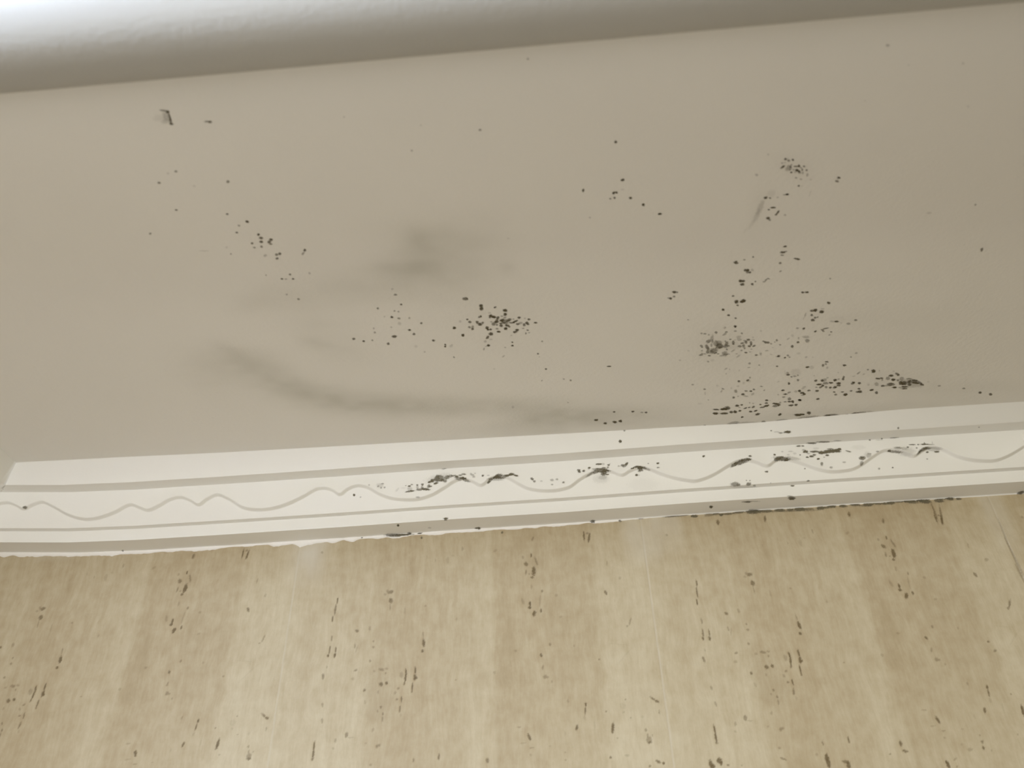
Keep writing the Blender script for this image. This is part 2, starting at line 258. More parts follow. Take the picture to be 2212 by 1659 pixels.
  '11,-1967,98,76,60,45],[3624,-1876,127,91,65,63],[3632,-1823,107,82,25,36],[3550,-1870,125,83,20,69],[4142,-1998,145,98,60,26],[4165,-2001,169,120,85,43],[4214,-1980,173,134,85,31],[4214,-2011,110,67,25,18],[4153,-1951,128,86,55,57],[4106,-1955,234,50,25,87],[4102,-1920,146,38,15,81],[4184,-1919,126,89,50,68],[4200,-1925,104,81,40,98],[4173,-1895,158,113,65,41],[4241,-2071,134,94,75,42],[4349,-1864,142,78,80,15],[4317,-1867,192,88,15,27],[4385,-1846,149,46,12,33],[4444,-1830,154,105,30,33],[4487,-1866,126,87,45,40],[4080,-1815,125,91,25,42],[4130,-1805,121,102,65,103],[4291,-1792,211,81,45,167],[4274,-1773,209,75,40,45],[4223,-1765,109,91,50,111],[4343,-1750,85,56,35,25],[3820,-1808,113,73,15,66],[4350,-1886,610,349,3,16]],"B":[[3273,-1982,76,57,50,24],[3624,-1875,130,88,75,67],[3632,-1825,107,78,30,26],[3549,-1867,119,82,20,67],[3685,-1792,99,64,55,69],[3388,-1820,96,76,50,39],[3415,-1813,104,71,65,17],[3443,-1800,99,71,35,67],[3494,-1820,131,90,60,68],[3568,-1820,99,69,65,21],[3563,-1798,147,105,45,115],[3552,-1786,77,51,50,17],[3474,-1792,161,66,15,79],[3474,-1755,310,118,35,87],[3453,-1723,202,163,60,86],[3481,-1720,218,67,40,81],[3407,-1673,163,88,55,62],[3413,-1657,80,62,50,28],[3448,-1661,255,122,65,70],[3462,-1633,203,101,65,78],[3461,-1600,194,114,60,75],[3479,-1680,221,74,40,80],[3511,-1693,327,186,45,78],[3534,-1702,238,185,40,50],[3540,-1661,308,242,75,43],[3550,-1641,148,112,60,30],[3506,-1612,287,266,60,90],[3488,-1592,243,190,35,52],[3523,-1579,111,89,75,136],[3545,-1567,94,64,55,19],[3482,-1551,115,76,75,30],[3416,-1566,149,103,65,171],[3442,-1577,142,76,45,11],[3422,-1582,93,66,50,68],[3418,-1618,92,66,40,68],[3610,-1732,92,61,65,18],[3576,-1714,91,64,45,65],[3591,-1686,234,109,60,89],[3589,-1654,208,149,55,64],[3609,-1657,107,82,45,54],[3603,-1615,126,79,50,71],[3639,-1692,222,93,60,78],[3645,-1673,87,62,50,23],[3646,-1721,89,68,20,35],[3669,-1755,171,157,25,36],[3678,-1723,188,144,25,38],[3745,-1714,152,115,75,38],[3733,-1689,201,92,70,76],[3707,-1678,131,101,65,159],[3771,-1680,168,86,65,74],[3776,-1655,137,85,70,69],[3767,-1637,130,98,85,37],[3723,-1644,203,93,60,76],[3696,-1643,149,111,60,30],[3735,-1616,115,66,50,72],[3802,-1639,127,96,70,125],[3783,-1708,120,91,25,49],[3774,-1740,111,65,20,71],[3719,-1706,120,91,30,49],[3629,-1661,714,470,8,18],[3861,-1687,96,70,50,29],[3880,-1672,186,96,80,38],[3901,-1668,127,83,75,65],[3924,-1652,98,73,45,49],[3959,-1688,126,77,55,67],[3948,-1669,77,57,45,38],[3996,-1633,93,68,50,36],[3946,-1604,87,53,20,16],[3909,-1572,120,69,35,172],[3789,-1600,88,62,30,24],[3717,-1592,93,59,45,69],[3753,-1563,114,86,80,34],[3785,-1567,98,72,25,30],[3839,-1525,133,100,65,38],[3869,-1540,119,78,40,65],[3872,-1523,90,63,25,25],[3952,-1521,134,53,20,38],[4012,-1496,113,107,70,157],[3997,-1494,88,54,25,17],[4066,-1472,100,70,65,57],[3704,-1525,193,81,30,123],[3687,-1554,88,63,30,24],[3595,-1568,245,189,45,52],[3575,-1542,158,98,35,15],[3601,-1548,179,131,35,62],[3623,-1557,109,75,40,20],[3651,-1593,176,80,30,123],[3482,-1480,108,74,45,69],[3516,-1489,156,123,12,41],[3317,-1625,106,84,20,57],[3805,-1426,134,87,45,67],[3810,-1375,110,57,35,11],[3885,-1397,96,72,45,39],[4027,-1369,112,67,75,68],[3633,-1374,126,79,35,132],[3663,-1366,121,41,20,71],[3645,-1309,86,42,40,77],[3741,-1341,121,73,15,98],[3400,-1192,105,82,45,59],[3763,-1200,152,97,80,59],[3830,-1208,113,107,85,133],[3842,-1239,126,69,45,73],[3840,-1194,190,118,20,16],[3804,-1173,191,78,15,77],[3955,-1114,122,67,60,13],[3598,-1156,156,105,15,69],[3650,-1111,164,76,45,55],[3644,-1077,198,65,35,93],[3502,-1121,120,104,60,26],[3515,-1064,259,66,12,82],[3716,-1111,143,78,15,74],[3760,-1066,224,121,35,74],[3767,-1134,136,101,20,56],[3843,-1062,149,91,65,28],[3882,-1056,120,88,95,29],[3903,-1077,124,88,40,59],[3989,-1059,99,67,35,87],[3825,-1018,151,108,60,25],[4139,-1043,136,94,65,26],[4173,-986,134,85,70,19],[4106,-1282,371,83,8,77],[4081,-1165,142,89,10,144]],"C":[[3757,-981,145,93,50,69],[3759,-1069,232,102,25,77],[3824,-1022,131,91,'
  '65,6],[3850,-993,252,94,25,25],[3789,-995,95,71,25,29],[3901,-1077,116,86,40,52],[3904,-1014,183,121,20,85],[3553,-968,96,60,25,73],[3515,-1059,199,52,12,81],[3491,-921,185,121,7,16],[3901,-893,99,60,25,70],[3932,-880,106,80,20,49],[3805,-859,173,141,75,17],[3840,-868,118,84,65,62],[3827,-833,94,61,30,18],[3879,-817,154,96,60,141],[3909,-824,122,83,60,170],[3942,-827,153,113,60,109],[3638,-820,264,92,70,13],[3714,-824,395,197,70,173],[3701,-818,277,125,70,9],[3723,-851,187,122,40,17],[3640,-762,220,154,85,21],[3713,-757,307,135,80,9],[3770,-769,176,133,75,55],[3803,-769,177,133,80,55],[3795,-792,83,35,50,77],[3840,-782,125,107,75,38],[3876,-686,129,105,70,83],[3933,-763,146,105,70,27],[3972,-769,155,112,70,135],[3998,-716,194,152,70,151],[3994,-858,119,83,60,61],[4034,-914,144,108,65,43],[4064,-908,72,54,20,43],[4041,-874,145,102,60,26],[4050,-834,216,148,80,171],[4020,-816,218,99,60,173],[4118,-859,262,94,85,17],[4129,-827,258,183,50,165],[4149,-840,185,110,60,68],[4154,-871,120,82,30,59],[4188,-693,166,138,80,106],[4194,-877,139,75,50,14],[4228,-877,160,97,75,17],[4255,-873,193,95,75,61],[4222,-910,172,120,30,55],[4253,-820,187,120,75,5],[4293,-824,151,119,75,73],[4309,-890,144,116,80,36],[4345,-670,332,159,90,12],[4380,-674,212,125,85,17],[4430,-693,246,144,75,65],[3894,-579,998,311,16,175],[3813,-599,448,261,25,168],[4070,-599,193,113,40,15],[4221,-600,451,206,25,177],[4428,-616,722,306,30,179],[3674,-569,278,119,30,3],[3574,-594,97,65,30,18],[4114,-986,99,65,20,62],[4079,-1166,78,48,15,66],[3987,-1058,81,57,25,60]],"D":[[4402,-1389,139,94,55,28],[4402,-1361,118,80,40,53],[4383,-1348,168,88,50,71],[4424,-1313,178,93,10,67],[4267,-1334,145,97,85,9],[4301,-1328,249,165,12,58],[4550,-1332,154,105,70,33],[4752,-1258,120,73,35,57],[4803,-1232,223,131,85,59],[4691,-1220,179,85,30,114],[4737,-1200,97,66,15,37],[4847,-1235,115,43,20,69],[4964,-1217,98,65,15,37],[4376,-1149,142,122,65,69],[4427,-1146,163,113,75,49],[4447,-1152,211,141,30,55],[4460,-1181,123,82,20,54],[4529,-1142,169,130,80,67],[4554,-1153,124,82,25,54],[4587,-1177,152,85,50,64],[4590,-1149,169,86,60,67],[4505,-1109,179,91,75,24],[4465,-1107,223,146,40,24],[4570,-1095,189,128,85,30],[4577,-1067,176,116,65,27],[4417,-1096,212,113,85,3],[4449,-1077,149,105,65,46],[4438,-1057,156,132,50,126],[4403,-1058,113,80,30,45],[4480,-1054,175,104,40,63],[4517,-1043,147,99,60,52],[4555,-1043,178,153,75,44],[4420,-1008,166,118,65,41],[4352,-1019,147,102,35,31],[4456,-891,131,111,80,39],[4565,-978,121,84,50,38],[4586,-940,144,100,50,37],[4633,-972,133,92,50,37],[4668,-932,183,155,90,46],[4700,-979,106,105,50,35],[4684,-1088,195,143,60,80],[4687,-1097,126,84,60,31],[4737,-1081,164,106,70,53],[4755,-1005,150,98,55,51],[4774,-962,209,141,75,35],[4753,-961,144,98,50,37],[4865,-977,162,130,80,20],[4917,-934,198,113,55,66],[4817,-1053,128,82,12,53],[4880,-1055,267,152,25,60],[4868,-1130,213,93,75,17],[4897,-1131,148,97,60,31],[4909,-1107,140,76,30,62],[4937,-1026,162,106,60,31],[4948,-1123,249,148,35,57],[4961,-1160,183,127,80,29],[5005,-1175,237,98,55,41],[5015,-1162,131,85,50,46],[4996,-1103,195,128,85,41],[5036,-1091,143,82,45,58],[4997,-1040,306,178,50,20],[4996,-1052,200,105,40,16],[4976,-1026,356,119,25,173],[5041,-994,201,106,85,16],[5061,-1108,271,162,30,55],[5069,-1060,194,127,70,62],[5098,-1050,294,191,65,43],[5089,-1035,249,121,70,14],[5135,-1058,247,152,65,65],[5152,-1021,178,115,65,43],[5121,-995,274,94,75,9],[5127,-970,237,98,65,5],[5086,-988,131,84,30,32],[5122,-1102,199,103,40,16],[5172,-1078,274,95,60,22],[5197,-1039,282,86,85,17],[5175,-1054,351,153,50,30],[5213,-1050,389,104,45,34],[5252,-1013,212,97,75,40],[5158,-1036,1006,404,18,25],[5291,-1047,129,73,12,55],[5343,-1010,440,275,2,32],[4637,-630,550,229,55,6],[4601,-635,259,136,50,14],[4671,-574,157,91,75,63],[4768,-633,179,89,50,6],[4824,-642,280,188,50,173],[4879,-654,384,127,35,179],[4945,-661,305,102,15,9],[4468,-621,579,276,20,178],[4725,-613,473,243,15,174]],"Z6":[[5401,-982,148,92,30,32],[5617,-925,142,87,40,38'
  '],[5776,-852,188,106,70,50],[5875,-818,190,106,60,50]],"Q":[[4600,-1477,111,105,25,37],[4573,-1432,99,63,30,55],[4092,-1605,173,93,60,72],[4123,-1650,118,89,65,61],[4117,-1698,143,58,20,73],[4168,-1707,268,131,20,12],[4189,-1661,212,142,35,58],[4041,-1699,121,89,20,110],[4064,-1733,172,97,12,68],[4222,-1765,87,79,50,85],[4281,-1766,143,80,30,66],[4341,-1749,87,60,45,31],[4339,-1715,90,65,35,112],[4012,-1497,154,100,60,64],[4064,-1472,108,76,60,66],[4081,-1497,116,85,35,46],[4099,-1474,90,65,30,34],[4227,-1462,117,85,20,91],[4279,-1457,108,59,10,68],[4158,-1515,163,117,10,49],[4136,-1250,145,88,70,17],[4126,-1273,171,122,25,52],[4170,-1220,101,71,45,28],[4194,-1225,138,93,25,8],[4217,-1234,98,52,40,69],[4231,-1172,166,88,40,70],[4192,-1275,501,335,8,59],[4169,-1131,150,80,75,70],[4139,-1043,127,102,65,25],[4171,-987,168,94,60,14],[4196,-1005,141,115,30,128],[4166,-947,120,103,35,2],[4220,-917,215,134,35,65],[4277,-1021,162,111,75,56],[4300,-1063,219,124,20,108],[4352,-1018,130,116,35,19],[4305,-991,165,128,75,20],[4326,-971,164,111,85,56],[4315,-957,149,79,30,14],[4309,-890,164,118,80,37],[4250,-1016,170,122,20,46],[4346,-1218,84,51,20,63],[4666,-1180,129,83,15,144],[4738,-1200,115,74,15,114],[4816,-1061,177,101,8,61],[4526,-1243,84,50,15,62],[4425,-1312,161,85,12,67]]},"smud":[[-56,-1928,1020,531,18,54],[33,-1782,1812,1278,35,21],[178,-1566,2895,1381,30,48],[471,-1305,3974,1270,38,27],[891,-1174,4795,1168,36,11],[1405,-1085,5634,1176,33,6],[1931,-1052,3395,914,18,0],[-304,-1729,2456,1922,18,105],[2226,-821,1950,1506,40,12],[2459,-832,4304,1219,45,10],[1950,-744,3536,842,22,177],[2843,-842,3838,1094,28,1],[3199,-724,3095,1267,15,0],[1483,-2895,656,609,35,149],[1467,-2797,1380,997,28,103],[1579,-2746,2090,1833,25,175],[1647,-2920,3172,775,16,12],[1756,-2852,2631,1577,12,4],[1342,-2675,1516,583,35,0],[1514,-2605,3040,1028,22,5],[1102,-2545,5270,957,18,1],[1232,-2408,5638,823,15,5],[2027,-2602,594,486,20,91],[661,-2173,1949,692,12,4],[756,-1879,2000,1416,16,24],[576,-1976,989,637,20,34],[1864,-3053,1697,737,6,5],[318,-2444,1777,726,14,160],[498,-2405,1895,1013,10,0],[742,-2359,1897,748,8,3],[1865,-2062,3625,2996,7,6],[3526,-1674,2111,1601,18,58],[3582,-3017,1366,478,10,92],[3750,-3262,1290,667,12,35],[3773,-1220,5797,4057,8,23],[4489,-1872,6130,1496,8,7],[5054,-1666,7518,4388,8,22],[5074,-1095,4272,2013,12,13],[5651,-914,4454,920,14,2],[4066,-637,6177,1005,18,179],[4940,-688,6757,715,20,177],[4239,-2320,4772,882,5,6],[1449,-503,2836,598,12,0],[2102,-621,3175,579,15,0]],"corn":[[4263,876,273,120,95,174],[4207,872,182,77,45,175],[4172,886,236,56,20,174],[4128,902,73,56,55,173],[5187,838,96,72,55,103],[4489,704,389,120,60,171],[4589,712,580,103,60,172],[4708,718,291,85,30,171],[4987,694,103,72,60,103],[5088,702,119,67,60,121],[5064,687,275,48,20,176],[5192,703,374,89,40,177],[4377,680,184,67,70,177],[4412,679,129,57,60,177],[3950,617,139,76,75,178],[4159,615,93,76,85,5],[4229,639,92,57,25,179],[4301,636,203,57,20,177],[4273,607,111,57,20,178],[4330,615,147,95,15,179],[3870,573,707,167,65,14],[3811,553,343,110,55,26],[3937,588,185,76,70,177],[3880,585,92,66,80,0],[4214,578,639,153,60,171],[4176,574,284,129,60,17],[4256,566,147,85,90,178],[4212,590,129,57,70,177],[4305,572,543,134,20,166],[4077,478,147,75,60,178],[4402,482,73,56,50,3],[3799,387,367,186,45,177],[3826,378,165,130,35,2],[3913,379,202,149,55,1],[3897,414,64,47,45,0],[3927,412,64,47,45,0],[3963,355,164,104,35,115],[3877,344,1147,150,15,172],[4292,313,165,69,75,178],[4415,374,110,83,60,3],[4097,379,55,46,30,7],[4425,626,203,123,80,179],[4413,641,147,76,35,178],[4498,621,367,86,75,176],[4374,599,74,47,60,0],[4430,574,110,66,75,179],[4468,580,184,85,80,178],[4493,592,147,85,65,179],[4445,607,129,57,30,177],[4520,554,110,75,95,1],[4603,582,147,85,80,179],[4572,566,83,47,40,179],[4556,609,239,133,80,179],[4631,615,555,141,88,2],[4692,622,354,112,85,5],[4695,607,275,66,80,176],[4639,635,275,67,50,176],[4579,606,370,94,70,2],[4713,633,147,57,80,177],[4780,606,195,59,50,155],[4799,'
  '600,110,47,40,177],[4885,536,238,160,60,1],[4886,539,128,75,35,179],[4873,491,192,160,40,31],[4939,553,197,175,18,49],[4951,569,164,57,30,177],[4731,510,146,66,30,178],[4540,509,171,109,50,77],[4612,471,128,93,35,3],[5022,583,128,66,40,179],[4879,633,549,190,5,177],[5129,586,146,76,65,179],[5172,575,540,86,45,171],[5196,602,364,114,30,177],[5201,606,219,38,40,176],[5250,594,273,132,15,178],[5271,564,637,330,12,179],[5329,625,273,48,65,176],[5375,622,91,57,55,1],[5429,619,345,57,80,176],[5429,629,96,45,50,77],[5478,613,272,38,40,176],[5286,606,100,57,65,0],[5355,593,74,56,50,7],[5402,574,442,116,60,21],[5370,552,257,87,50,39],[5440,584,367,75,50,2],[5448,555,110,75,70,3],[5526,553,217,75,75,177],[5503,576,544,151,20,177],[5495,629,134,36,20,78],[5435,496,73,56,35,7],[5135,442,73,56,65,6],[5019,441,92,74,20,9],[4521,648,276,95,12,177],[4275,190,329,214,65,153],[4279,170,238,130,70,162],[4254,222,229,49,40,172],[3904,173,293,152,60,165],[3862,179,140,92,35,156],[3964,175,384,77,25,171],[3757,-17,470,63,65,179],[3853,-11,567,73,55,2],[3985,-7,658,167,80,0],[3976,8,395,159,60,168],[4088,-14,563,94,60,179],[4210,-13,409,95,75,176],[4294,-18,278,84,70,177],[4379,-17,482,105,92,176],[4462,-20,370,63,50,176],[4561,-18,339,93,92,2],[4662,-11,314,84,85,177],[4613,-17,376,62,60,2],[4755,-13,314,84,80,177],[4859,-10,405,84,65,176],[4970,-15,405,95,75,177],[5054,-13,459,63,60,176],[5168,-8,313,136,80,179],[5119,-15,367,74,60,176],[5234,-7,366,63,50,176],[5318,-6,487,107,85,173],[5352,-16,458,126,50,177],[5446,-12,545,164,85,167],[5459,-2,193,32,80,52],[5574,-21,356,129,65,172],[5670,-1,338,142,85,170],[5743,-15,273,63,75,177],[5606,-8,273,53,40,176],[4930,-22,459,53,40,176],[4273,-28,2796,52,25,178],[1316,699,201,92,40,10],[909,536,211,79,12,48],[963,549,219,55,10,176],[983,569,66,44,40,173],[1013,562,130,66,75,5],[1035,574,99,49,50,175],[1018,539,219,142,20,173],[1021,515,380,77,65,4],[1034,519,164,65,50,175],[1084,566,99,66,60,173],[1127,567,113,106,60,132],[1084,546,164,109,25,92],[1100,525,306,87,55,176],[1127,537,132,119,50,160],[1154,524,329,92,80,172],[1182,549,181,123,45,60],[1196,546,186,66,60,175],[1182,517,164,49,60,176],[1191,586,162,78,90,10],[1215,596,162,145,80,6],[1245,570,183,78,80,11],[1254,605,242,197,65,169],[1257,632,165,110,60,173],[1287,619,279,194,50,154],[1297,593,217,100,75,5],[1325,583,164,109,50,173],[1342,615,216,167,55,13],[1372,624,219,121,45,175],[1402,625,219,77,50,176],[1426,612,186,110,75,175],[1457,624,164,77,50,176],[1487,632,186,66,60,176],[1439,592,275,87,40,166],[1478,598,274,88,85,174],[1505,579,331,98,45,161],[1560,623,222,97,30,146],[1574,602,120,55,30,176],[1585,635,88,55,20,175],[1653,610,98,88,65,169],[1702,607,109,55,25,176],[1700,550,140,77,70,37],[1717,571,215,111,50,37],[1761,590,270,77,85,17],[1794,602,272,132,60,176],[1794,583,435,77,70,176],[1843,593,272,88,45,176],[1865,595,218,77,75,176],[1903,605,218,99,90,176],[1890,599,196,66,80,176],[1941,590,185,66,85,166],[1761,571,653,88,25,176],[1088,458,153,65,35,175],[1319,229,196,78,70,175],[1316,218,163,119,50,79],[898,177,201,91,90,79],[1159,91,144,141,20,93],[1571,27,243,133,80,0],[1584,25,170,132,80,88],[819,9,657,222,55,171],[907,1,604,148,60,171],[968,16,196,164,70,79],[996,-9,168,48,40,175],[1060,2,203,113,65,21],[1078,-49,133,88,55,98],[1786,-48,120,99,55,95],[1270,615,1084,333,12,8],[2480,603,147,70,65,176],[2484,589,139,96,75,135],[2521,591,121,88,75,176],[2573,616,113,70,85,176],[2567,605,95,61,30,176],[2655,641,242,62,80,176],[2664,646,173,35,50,176],[2696,639,114,104,20,101],[2738,627,95,79,60,176],[2730,606,95,79,45,176],[2749,635,87,44,30,36],[2664,598,562,61,65,176],[2695,606,147,44,60,176],[2672,584,647,114,55,174],[2628,574,260,87,45,16],[2697,571,259,149,70,176],[2691,552,215,105,60,176],[2723,549,129,48,80,176],[2719,582,259,61,70,166],[2575,560,390,78,40,29],[2684,526,344,174,15,176],[2666,514,646,348,8,176],[2858,616,155,105,50,176],[2878,612,218,130,45,27],[2894,626,149,87,70,36],[2903,635,86,62,60,176],[2826,612,95,70,'
  '30,176],[2940,581,147,52,80,11],[2975,592,259,70,75,8],[3001,588,301,97,75,168],[3008,572,257,114,65,155],[3002,559,129,70,50,176],[3035,581,257,79,60,166],[3068,567,257,70,30,160],[3079,615,69,53,40,177],[3162,611,120,70,85,176],[3158,572,129,52,50,176],[2972,527,112,87,85,177],[2991,524,86,26,40,176],[3021,440,1282,519,3,176],[2581,21,201,142,70,147],[2820,-13,98,95,50,47],[2847,895,133,120,85,85],[2889,996,93,90,45,4],[666,595,71,66,35,134],[755,585,275,190,15,172],[780,600,110,68,40,173],[744,579,83,68,40,166],[799,565,85,79,40,134],[769,563,83,68,35,167],[529,522,100,91,90,135],[586,499,71,65,30,135],[2075,553,136,108,65,155],[2095,530,108,95,50,174],[2154,529,108,68,20,176],[2246,532,161,95,30,176],[2288,536,108,81,30,176],[2245,492,94,68,35,176],[2343,504,107,81,50,175],[547,-7,88,72,50,151],[3560,646,107,82,85,0],[3598,126,239,130,85,105],[3469,-17,269,75,85,176],[5877,783,116,57,40,124],[6272,26,288,189,75,158],[4935,561,283,251,10,49],[5023,440,70,62,30,47],[-2383,556,165,101,60,15],[-1592,25,176,76,50,60],[3252,-5,524,68,35,179],[3314,-1,716,104,25,175],[3393,-2,270,61,25,172],[3464,-18,260,68,90,176],[3596,-14,437,106,35,2],[3658,-9,259,97,50,177],[3699,-22,173,77,80,177],[3002,-5,262,48,25,175]],"pores":[[2051,-121,203,81,50,74],[2031,-276,171,66,85,88],[1960,-290,142,80,35,89],[1985,-352,194,147,70,121],[2071,-331,365,80,50,106],[2047,-421,388,157,95,85],[2031,-475,130,96,80,176],[1981,-429,221,66,55,83],[2009,-444,83,78,40,94],[2023,-557,190,65,30,88],[2109,-599,134,77,55,87],[2088,-681,529,51,30,84],[2092,-766,182,76,80,87],[2004,-703,211,89,95,88],[2000,-736,140,118,90,176],[2036,-786,233,140,95,69],[1946,-680,265,102,30,107],[835,-543,219,139,70,10],[808,-533,138,104,35,103],[843,-619,218,168,75,104],[840,-679,294,52,40,94],[791,-562,114,100,30,128],[1439,-183,203,67,35,91],[1311,-284,314,134,20,92],[1356,-243,121,86,15,173],[1722,-217,162,100,25,37],[2225,-641,115,107,30,0],[2635,-639,208,105,70,111],[2763,-520,137,102,25,80],[2252,-826,152,90,25,18],[2806,-891,310,61,40,72],[2779,-928,89,62,40,80],[2152,-1045,124,74,50,87],[2077,-1129,146,86,80,108],[2085,-1224,191,61,45,77],[2100,-1296,145,141,50,5],[2120,-1301,84,82,40,7],[2150,-1337,94,72,30,86],[2342,-1066,99,74,25,84],[2530,-1182,74,71,45,38],[1874,-1085,111,86,35,176],[1703,-1247,119,109,25,99],[1401,-1290,73,47,50,175],[1398,-804,130,89,25,94],[1136,-680,92,79,35,162],[966,-712,318,52,25,93],[1127,-920,256,50,45,96],[1134,-986,303,113,95,96],[1127,-1051,117,107,85,138],[1003,-1210,219,73,90,99],[1002,-1258,306,75,90,85],[995,-1299,162,62,70,78],[968,-1233,241,147,35,97],[1077,-1202,266,74,90,93],[1076,-1255,236,112,90,86],[1085,-1262,114,104,80,144],[1060,-1326,281,61,85,88],[1059,-1361,139,61,60,89],[580,-862,144,113,70,163],[684,-845,182,102,35,98],[574,-989,203,63,45,96],[590,-1014,288,53,20,75],[723,-955,81,71,50,137],[725,-1002,104,86,45,160],[709,-1112,101,85,50,115],[598,-1181,142,77,50,21],[580,-1246,150,95,25,172],[806,-1184,203,106,50,166],[847,-1179,125,72,35,174],[841,-1215,97,61,40,99],[749,-1193,101,83,30,162],[810,-1297,160,141,75,125],[854,-1290,122,107,85,120],[683,-1337,110,94,70,121],[792,-1355,118,73,30,99],[795,-1390,1877,1205,6,99],[949,-1334,105,74,50,23],[927,-1367,118,96,35,106],[945,-1417,98,80,55,165],[980,-1419,232,60,80,94],[971,-1489,247,73,65,83],[980,-1535,159,95,15,97],[823,-1470,105,83,55,106],[799,-1499,104,71,35,101],[841,-1520,114,71,60,99],[840,-1558,201,60,45,89],[696,-1427,163,96,20,99],[772,-1633,151,86,30,74],[573,-1661,194,110,55,82],[605,-1681,214,55,25,177],[823,-1744,183,89,50,9],[812,-1755,97,84,40,153],[1284,-1840,211,69,80,89],[1094,-1856,148,58,60,94],[1644,-1880,168,114,65,91],[1959,-1729,240,103,90,108],[1976,-1805,160,53,40,7],[1885,-1658,187,44,35,178],[1911,-1770,230,54,20,7],[2398,-1514,136,82,95,84],[2391,-1557,247,58,80,82],[2381,-1609,155,93,20,84],[2318,-1678,199,92,85,72],[2586,-1688,372,103,95,81],[2613,-1763,92,64,30,1],[2264,-1484,114,71,35,85],[2453,-1661,373,58,15,85],[2548,-1571,70,56'
  ',50,3],[2701,-1491,72,67,40,28],[2728,-1625,70,55,40,5],[2677,-1537,238,220,10,26],[2678,-1582,93,67,20,2],[2911,-1496,155,83,70,143],[2938,-1514,157,94,80,155],[2895,-1481,137,58,30,164],[2945,-1593,155,58,40,87],[2816,-1621,112,91,15,73],[2830,-1714,110,90,40,72],[2844,-1785,237,191,50,73],[2848,-1801,136,95,70,3],[2837,-1752,130,68,40,81],[2871,-1754,87,56,35,79],[2548,-1893,91,83,70,16],[2671,-1884,180,84,25,179],[2219,-1898,68,62,40,7],[2219,-1846,68,42,35,179],[2228,-1718,152,58,15,86],[2111,-1799,92,53,25,178],[2892,-1934,169,98,80,152],[2928,-1945,91,81,85,22],[2827,-1962,91,81,60,21],[2730,-1167,748,59,8,45],[2685,-1069,729,49,7,172],[2669,-384,224,52,30,84],[2216,-792,2593,1011,2,87],[2495,-120,438,67,85,88],[2538,-141,438,93,85,78],[2526,-96,107,88,50,0],[1206,-278,143,54,20,93],[993,-295,143,54,15,94],[1131,-245,144,54,15,93],[1965,-1854,80,63,30,178],[727,-1726,95,54,30,174],[775,-1876,95,82,40,155],[388,-596,267,67,80,89],[379,-676,447,66,80,89],[365,-755,261,65,80,91],[376,-916,229,64,50,93],[369,-1011,346,64,70,89],[362,-1054,126,75,85,102],[419,-1013,274,64,75,92],[415,-1056,171,90,85,89],[341,-1220,219,86,55,99],[338,-1205,116,93,30,158],[362,-1436,164,84,40,100],[373,-1550,183,71,45,99],[334,-1731,349,71,85,94],[334,-1785,278,83,85,92],[333,-1822,98,82,60,151],[492,-1699,151,84,35,88],[205,-152,121,93,35,113],[362,-1146,124,62,30,100],[481,-1753,92,78,25,127]],"extra":[[3660,-56,234,136,80,88],[4067,-46,269,93,80,81],[4786,-45,209,105,80,78],[5056,-125,216,62,45,68],[5505,-54,722,84,65,91],[5548,-101,873,92,60,81],[5999,-287,1328,81,28,88],[5999,-512,1613,96,40,93],[5989,-660,966,94,40,93],[5774,-512,129,122,30,147],[5809,-891,412,75,45,61],[5783,-927,134,65,35,62],[5532,-1180,107,68,50,12],[5557,-1251,134,79,60,32],[4990,-1996,158,54,30,31],[5117,-1937,190,96,30,5],[5264,-1947,75,54,30,34],[5484,-1850,83,57,30,25],[5071,-1901,103,74,20,44],[-944,-127,219,135,45,86]],"lower":[[4549,-1946,78,52,50,11],[4661,-1930,183,96,75,164],[4647,-1876,159,96,40,80],[5221,-1887,110,75,65,19],[5213,-1929,126,83,80,70],[4929,-2029,242,110,90,95],[4923,-2013,125,68,80,87],[4987,-2044,77,50,45,54],[3332,-1944,215,183,90,111],[3339,-1964,144,86,80,75],[3267,-1964,256,158,90,100],[3275,-1982,201,138,90,13],[3388,-1976,100,79,60,14],[3786,-1949,224,65,60,159],[4097,-1952,267,128,95,77],[4101,-1988,339,131,90,84],[4224,-1985,290,94,70,170],[4237,-2008,273,132,85,87],[4032,-1929,111,80,25,12],[3484,-1980,69,58,30,28]],"wave":[[-2637,591],[-2551,600],[-2475,577],[-2398,545],[-2331,577],[-2234,604],[-2143,570],[-1990,494],[-1902,463],[-1816,447],[-1705,456],[-1570,499],[-1423,559],[-1350,530],[-1278,503],[-1184,534],[-1091,583],[-982,597],[-903,565],[-830,523],[-758,569],[-670,601],[-578,565],[-435,474],[-351,452],[-255,445],[-146,455],[-24,488],[110,547],[191,590],[273,598],[343,576],[412,534],[468,571],[564,599],[646,579],[756,510],[865,466],[973,447],[1081,442],[1190,465],[1313,524],[1409,579],[1477,593],[1558,567],[1638,528],[1708,574],[1803,598],[1870,577],[1949,524],[2028,478],[2121,452],[2227,441],[2322,446],[2390,461],[2488,522],[2572,563],[2654,584],[2760,567],[2852,532],[2922,564],[3004,585],[3083,566],[3185,517],[3288,475],[3379,449],[3459,434],[3541,449],[3652,491],[3766,551],[3837,581],[3911,589],[3994,563],[4096,526],[4153,559],[4222,575],[4299,556],[4399,515],[4522,460],[4611,438],[4703,437],[4797,448],[4882,483],[4985,544],[5072,586],[5139,592],[5227,568],[5324,525],[5398,564],[5482,592],[5569,566],[5686,497],[5783,463],[5884,446],[5987,443],[6070,464],[6142,493],[6259,551]]}'
)
D = json.loads(DATA)

